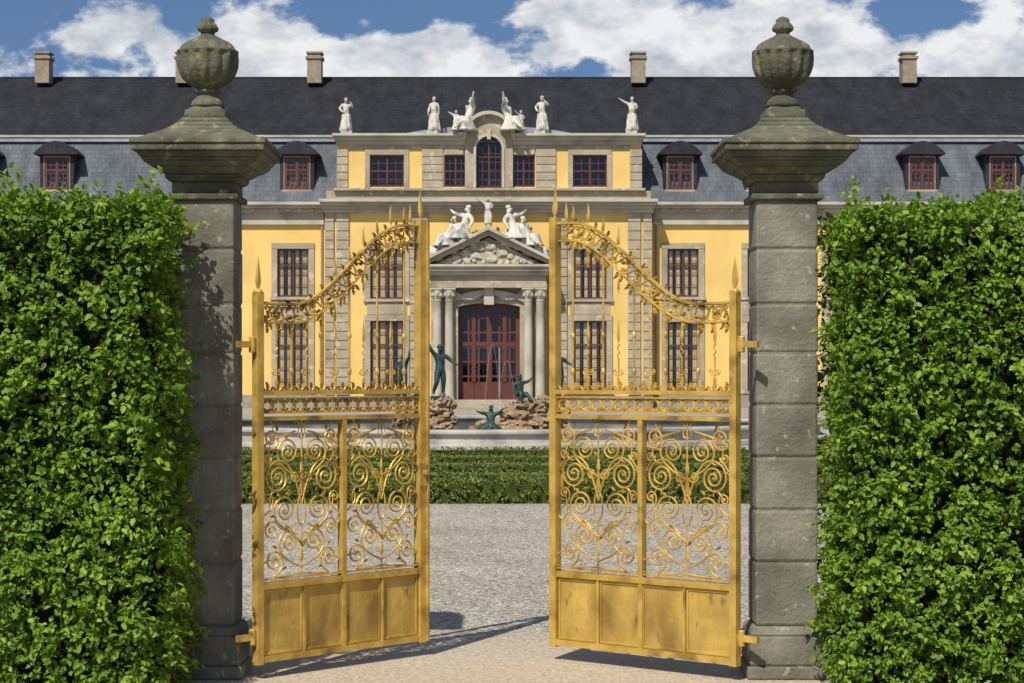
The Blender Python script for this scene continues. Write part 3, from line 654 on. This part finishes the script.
for i in range(2,58,4):
    a=top[i]; b=low[min(59,i)]; m_=((a[0]+b[0])/2,(a[1]+b[1])/2)
    a2=top[min(59,i+3)]; l2=low[min(59,i+3)]
    G.tube(scroll((a[0]*.75+b[0]*.25,a[1]*.75+b[1]*.25),(l2[0]*.75+a2[0]*.25,l2[1]*.75+a2[1]*.25),'S',1,6.6,n=34),.006,5)
    G.tube(scroll((b[0]*.8+a[0]*.2,b[1]*.8+a[1]*.2),(b[0]*.3+a2[0]*.7,b[1]*.3+a2[1]*.7),'C',1,6,n=30),.005,5)
    for r_ in range(3): leafy(m_[0]+random.uniform(-.02,.02),m_[1]+random.uniform(-.03,.03),random.uniform(0,6.28),.045,.6)
    leafy(b[0],b[1],-math.pi/2+random.uniform(-.5,.5),.06,.5); leafy(b[0]+.02,b[1],-math.pi/2+random.uniform(-1,1),.045,.5)
    if i>8: leafy(a[0],a[1],math.pi/2+random.uniform(-.3,.9),.04,.5)
nb=11
for i in range(1,nb):
    u_=outer+(L-inner-outer)*i/nb; zl=np.interp(u_,[p[0] for p in low],[p[1] for p in low]); zt_=ztop(u_/L)
    if i%2==0:
        G.tube([(u_,zF1),(u_,zl)],.0068,6)
        for zz in (zF1+.12,zF1+.33): G.lathe(u_,0,[(.008,zz-.02),(.013,zz-.006),(.013,zz+.006),(.008,zz+.02)],8)
    else:
        G.tube([(u_,zF1),(u_,zF1+.20)],.0055,6); 
        G.tube([(u_+.009*math.sin(k*1.3),zF1+.20+.009*k) for k in range(10)],.004,5); flame(u_,zF1+.27,zF1+.43,.008)
        for sg in (-1,1): G.tube(volute((u_+sg*.022,zF1+.12),.017,-math.pi/2,sg,1.3,(u_,zF1+.02),n=20),.0035,4)
        flame(u_,zl-.13,zl-.01,.007)
    if i>4: flame(u_,zt_+.005,zt_+.11+.03*(i%2),.0085,.002)
flame(outer/2,2.15,2.37,.014); flame(L-inner/2-.01,2.62,2.83,.013,.003); flame(L-inner-.06,2.60,2.73,.009)
G.lathe(outer/2,0,[(.026,2.15),(.03,2.165),(.018,2.18)],10)
for zz in (1.87,.24): G.box(-.13,0,-.010,.010,zz-.018,zz+.018); G.lathe(-.02,0,[(.016,zz-.045),(.019,zz-.04),(.019,zz+.04),(.016,zz+.045)],10)
G.box(L-inner-.012,L-.03,-.04,-.028,1.03,1.17); G.lathe(L-inner/2-.01,-.045,[(.012,1.095),(.02,1.1),(.02,1.12),(.012,1.125)],10)
meG=None
hx1,hx2=-257/F*11.15,226/F*11.12
for (hx,hy,ex) in ((hx1,11.15,PX(425.5,12.14)),(hx2,11.1,PX(549,12.0))):
    lat=ex-hx; dep=math.sqrt(L*L-lat*lat); e=empty('gilded_gate',(hx,hy,0),math.atan2(dep,lat))
    if meG is None:
        meG=[G.build('ironwork',M_gold,e,recalc=True,bevel=0),GP.build('sheet_panels',M_goldp,e,bevel=.003),GS.build('leaf_ornament',M_gold,e,recalc=False)]
    else:
        for o in meG:
            o2=bpy.data.objects.new(o.name,o.data); COL.objects.link(o2); o2.parent=e
            if o.modifiers:
                bb=o2.modifiers.new('b','BEVEL'); bb.width=.003; bb.segments=2; bb.limit_method='ANGLE'
# ------------------------------------------------------------------ hedges
def mesh_np(name,V,Fq,var,mat,parent=None):
    me=bpy.data.meshes.new(name); me.vertices.add(len(V)); me.vertices.foreach_set('co',V.astype(np.float32).ravel())
    me.loops.add(Fq.size); me.loops.foreach_set('vertex_index',Fq.astype(np.int32).ravel())
    me.polygons.add(len(Fq)); me.polygons.foreach_set('loop_start',np.arange(0,Fq.size,4,dtype=np.int32)); 
    at=me.attributes.new('var','FLOAT','FACE'); at.data.foreach_set('value',var.astype(np.float32))
    me.materials.append(mat); me.update(calc_edges=True); me.validate()
    o=bpy.data.objects.new(name,me); COL.objects.link(o); o.parent=parent; return o
def bumpf(P):
    return (.03*np.sin(P[:,0]*3.1+1.3*np.sin(P[:,2]*2.3))+.03*np.sin(P[:,2]*5.2+2*np.sin(P[:,0]*2.7+P[:,1]))+.028*np.sin(P[:,0]*11+P[:,2]*3+P[:,1]*9)*np.sin(P[:,2]*9.3-P[:,0]*4)+.02*np.sin(P[:,0]*23+2)*np.sin(P[:,2]*19))
def norm(a): return a/np.maximum(1e-6,np.linalg.norm(a,axis=1,keepdims=True))
def foliage(name,surfs,nl,slen,leaf,mat,parent,amp=1.0,droop=.2,base=.42):
    AV=[];AVar=[]
    for (o,u,v,n,dens) in surfs:
        o,u,v,n=[np.array(q,float) for q in (o,u,v,n)]
        area=np.linalg.norm(np.cross(u,v)); m=int(area*dens)
        P=o+rng.random((m,1))*u+rng.random((m,1))*v
        bp=bumpf(P)*amp
        hole=np.sin(P[:,0]*9.7+3*np.sin(P[:,2]*4.1))*np.sin(P[:,2]*8.1+2*np.cos(P[:,0]*5.3)+P[:,1]*5)
        keep=(hole>-.72)|(rng.random(m)<.45); P=P[keep]; bp=bp[keep]; m=len(P)
        out=(bp+rng.normal(0,.03*amp,m)+(rng.random(m)<.03)*.06*amp)
        if n[2]>.5 and amp>.5: out+=(rng.random(m)<.06)*rng.uniform(.03,.13,m)
        P=P+n*out[:,None]
        d=norm(n*.55+np.array([0,0,.35])+rng.normal(0,.6,(m,3)))
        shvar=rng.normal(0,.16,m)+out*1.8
        t=(np.arange(nl)+.5)/nl
        pos=P[:,None,:]+d[:,None,:]*(t[None,:,None]-.4)*slen; pos[:,:,2]-=droop*slen*t[None,:]**2
        pos=pos.reshape(-1,3)+rng.normal(0,leaf*.25,(m*nl,3)); K=len(pos)
        dd=np.repeat(d,nl,axis=0); tip=norm(dd*.5+rng.normal(0,.6,(K,3))+np.array([0,0,-.35])+n*.3)
        nn=n*.7+np.array([0,0,.75])+rng.normal(0,.42,(K,3)); nn=norm(nn-(nn*tip).sum(1,keepdims=True)*tip); sd=np.cross(nn,tip)
        s=(leaf*rng.uniform(.6,1.3,K))[:,None]
        w=s*.30; cup=s*.10
        v0=pos; v1=pos+tip*s*.30+sd*w+nn*cup; v2=pos+tip*s*.68+sd*w*.85+nn*cup*.8; v3=pos+tip*s-nn*cup*.6; v4=pos+tip*s*.68-sd*w*.85+nn*cup*.8; v5=pos+tip*s*.30-sd*w+nn*cup
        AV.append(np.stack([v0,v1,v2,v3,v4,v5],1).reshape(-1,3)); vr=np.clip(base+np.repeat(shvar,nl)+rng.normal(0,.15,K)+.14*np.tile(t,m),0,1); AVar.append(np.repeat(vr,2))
    V=np.concatenate(AV); K=len(V)//6; b=np.arange(K)[:,None]*6
    Fq=np.concatenate([b+np.array([[0,1,2,3]]),b+np.array([[0,3,4,5]])],1).reshape(-1,4)
    return mesh_np(name,V,Fq,np.concatenate(AVar),mat,parent)
def bighedge(xe,xv,xf,Yf,Yb,H):
    e=empty('hornbeam_hedge'); sx=1 if xe>xv else -1
    D=620
    surfs=[((xv,Yf,0),(xe-xv,0,0),(0,0,H),(0,-1,0),D),((xf,Yf,0),(xv-xf,0,0),(0,0,H),(0,-1,0),150),
      ((xf,Yf,H),(xv-xf,0,0),(0,Yb-Yf,0),(0,0,1),110),((xv,Yf,H),(xe-xv,0,0),(0,Yb-Yf,0),(0,0,1),260),((xe,Yf,0),(0,.75,0),(0,0,H),(sx,0,0),330),((xf,Yb,0),(xe-xf,0,0),(0,0,H),(0,1,0),60)]
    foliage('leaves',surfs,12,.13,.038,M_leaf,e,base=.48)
    b=MB(); i_=.10; b.box(min(xf,xe-sx*i_),max(xf,xe-sx*i_),Yf+i_,Yb-i_,0,H-i_); b.build('inner_core',M_core,e)  # solid dark box behind the leaves, coloured as the shaded depth
    tw=MB()
    for k in range(110):
        X=random.uniform(min(xv,xe-sx*.1),max(xv,xe-sx*.1)); Z=random.uniform(.1,H-.1); p=Vector((X,Yf+.1,Z)); pts=[p]
        for j in range(4): p=p+Vector((random.uniform(-.07,.07),-.025,random.uniform(0,.09))); pts.append(p)
        tw.tube3([tuple(q) for q in pts],[.005,.004,.003,.0025,.0015],4)
    tw.build('twigs',M_twig,e)
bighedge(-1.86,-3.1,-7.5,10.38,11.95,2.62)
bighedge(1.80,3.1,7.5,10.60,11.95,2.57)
ph_=empty('boxwood_parterre_hedge')
surf=[]; core=MB()
def row(x0,x1,y0,y1,H,lo=1):
    surf.extend([((x0,y0,0),(x1-x0,0,0),(0,0,H),(0,-1,0),150*lo),((x0,y0,H),(x1-x0,0,0),(0,y1-y0,0),(0,0,1),100*lo)]); core.box(x0+.04,x1-.04,y0+.04,y1-.04,0,H-.02)
row(-9,8,26.4,27.2,.26,1.4); row(-10,9,29.0,29.5,.15); row(-11,10,31.6,32.1,.12); row(-12,11,34.8,35.4,.12,.8); row(-12,12,38.6,39.2,.11,.7); row(-13,12,42.2,42.8,.12,.7)
for k in range(-2,3):
    row(k*3.4-.2,k*3.4+.2,29.6,31.5,.12)
    row(k*3.4+1.4,k*3.4+1.8,35.5,38.5,.10,.8)
foliage('leaves',surf,8,.05,.04,M_box,ph_,amp=.25,droop=.0,base=.5); core.build('inner_core',M_boxcore,ph_)
# ------------------------------------------------------------------ light, sky
d=Vector((.34,.80,-1.0)).normalized()
sun=bpy.data.lights.new('sun','SUN'); sun.energy=5.0; sun.angle=math.radians(.5); sun.color=(1,.945,.85)
so=bpy.data.objects.new('sun',sun); COL.objects.link(so); so.rotation_euler=d.to_track_quat('-Z','Y').to_euler(); so.location=(-10,-20,30)
w=bpy.data.worlds.new('World'); scene.world=w; w.use_nodes=True; t=w.node_tree; bg=t.nodes['Background']
el=math.asin(-d.z); 
sky=N(t,'ShaderNodeTexSky',sky_type='NISHITA'); sky.sun_disc=False; sky.sun_elevation=el; sky.sun_rotation=math.atan2(-d.x,-d.y); sky.air_density=1.0; sky.dust_density=.3; sky.ozone_density=2.2
tc=N(t,'ShaderNodeTexCoord')
ad=N(t,'ShaderNodeVectorMath',operation='ADD'); ad.inputs[1].default_value=(0,0,.22); nm_=N(t,'ShaderNodeVectorMath',operation='NORMALIZE')
t.links.new(tc.outputs['Generated'],ad.inputs[0]); t.links.new(ad.outputs[0],nm_.inputs[0]); t.links.new(nm_.outputs[0],sky.inputs['Vector'])
skm=N(t,'ShaderNodeVectorMath',operation='MULTIPLY'); skm.inputs[1].default_value=(.92,1.02,1.12); t.links.new(sky.outputs[0],skm.inputs[0])
mp=N(t,'ShaderNodeMapping'); mp.inputs['Scale'].default_value=(1,1,1.7); mp.inputs['Location'].default_value=(.37,.1,.2); t.links.new(tc.outputs['Generated'],mp.inputs[0])
n1=N(t,'ShaderNodeTexNoise'); n1.inputs['Scale'].default_value=17; n1.inputs['Detail'].default_value=7; n1.inputs['Roughness'].default_value=.58; t.links.new(mp.outputs[0],n1.inputs['Vector'])
n2=N(t,'ShaderNodeTexNoise'); n2.inputs['Scale'].default_value=24; n2.inputs['Detail'].default_value=7; n2.inputs['Roughness'].default_value=.6; t.links.new(mp.outputs[0],n2.inputs['Vector'])
cur=n1.outputs['Fac']
for (px_,py_,rx,ry,s_) in ((262,25,50,66,.26),(410,68,125,28,.28),(640,20,150,62,.20),(770,55,130,50,.20),(105,45,90,34,.16),(970,60,110,38,.22),(20,10,60,30,-.10),(187,15,20,40,-.12),(390,8,75,24,-.18),(890,5,50,24,-.10),(535,72,24,12,-.08)):
    dv=Vector(((px_-512)/F,1,(375-py_)/F))
    sb=N(t,'ShaderNodeVectorMath',operation='SUBTRACT'); sb.inputs[1].default_value=dv.normalized(); t.links.new(tc.outputs['Generated'],sb.inputs[0])
    ml=N(t,'ShaderNodeVectorMath',operation='MULTIPLY'); ml.inputs[1].default_value=(F/rx,1,F/ry); t.links.new(sb.outputs[0],ml.inputs[0])
    ln=N(t,'ShaderNodeVectorMath',operation='LENGTH'); t.links.new(ml.outputs[0],ln.inputs[0])
    mr=N(t,'ShaderNodeMapRange',interpolation_type='SMOOTHSTEP'); mr.inputs[1].default_value=0; mr.inputs[2].default_value=1.6; mr.inputs[3].default_value=s_; mr.inputs[4].default_value=0; t.links.new(ln.outputs['Value'],mr.inputs[0])
    a_=N(t,'ShaderNodeMath',operation='ADD'); t.links.new(cur,a_.inputs[0]); t.links.new(mr.outputs[0],a_.inputs[1]); cur=a_.outputs[0]
cm=N(t,'ShaderNodeMapRange',interpolation_type='SMOOTHSTEP'); cm.inputs[1].default_value=.52; cm.inputs[2].default_value=.62; t.links.new(cur,cm.inputs[0])
cr=N(t,'ShaderNodeValToRGB'); cr.color_ramp.elements[0].position=.38; cr.color_ramp.elements[0].color=(5.0,5.5,6.3,1); cr.color_ramp.elements[1].position=.57; cr.color_ramp.elements[1].color=(9.3,9.4,9.5,1); t.links.new(n2.outputs['Fac'],cr.inputs[0])
mx=N(t,'ShaderNodeMix',data_type='RGBA'); t.links.new(cm.outputs[0],mx.inputs[0]); t.links.new(skm.outputs[0],mx.inputs[6]); t.links.new(cr.outputs[0],mx.inputs[7])
t.links.new(mx.outputs[2],bg.inputs[0]); bg.inputs[1].default_value=.092
# ------------------------------------------------------------------ camera
cam=bpy.data.cameras.new('camera'); co=bpy.data.objects.new('camera',cam); COL.objects.link(co); co.location=(0,0,E); co.rotation_euler=(math.pi/2,0,0)
cam.sensor_width=36; cam.lens=36*F/1024; cam.shift_y=33.5/1024; cam.clip_end=6000; cam.clip_start=.1; scene.camera=co
scene.view_settings.view_transform='Standard'; scene.view_settings.look='None'; scene.view_settings.exposure=0
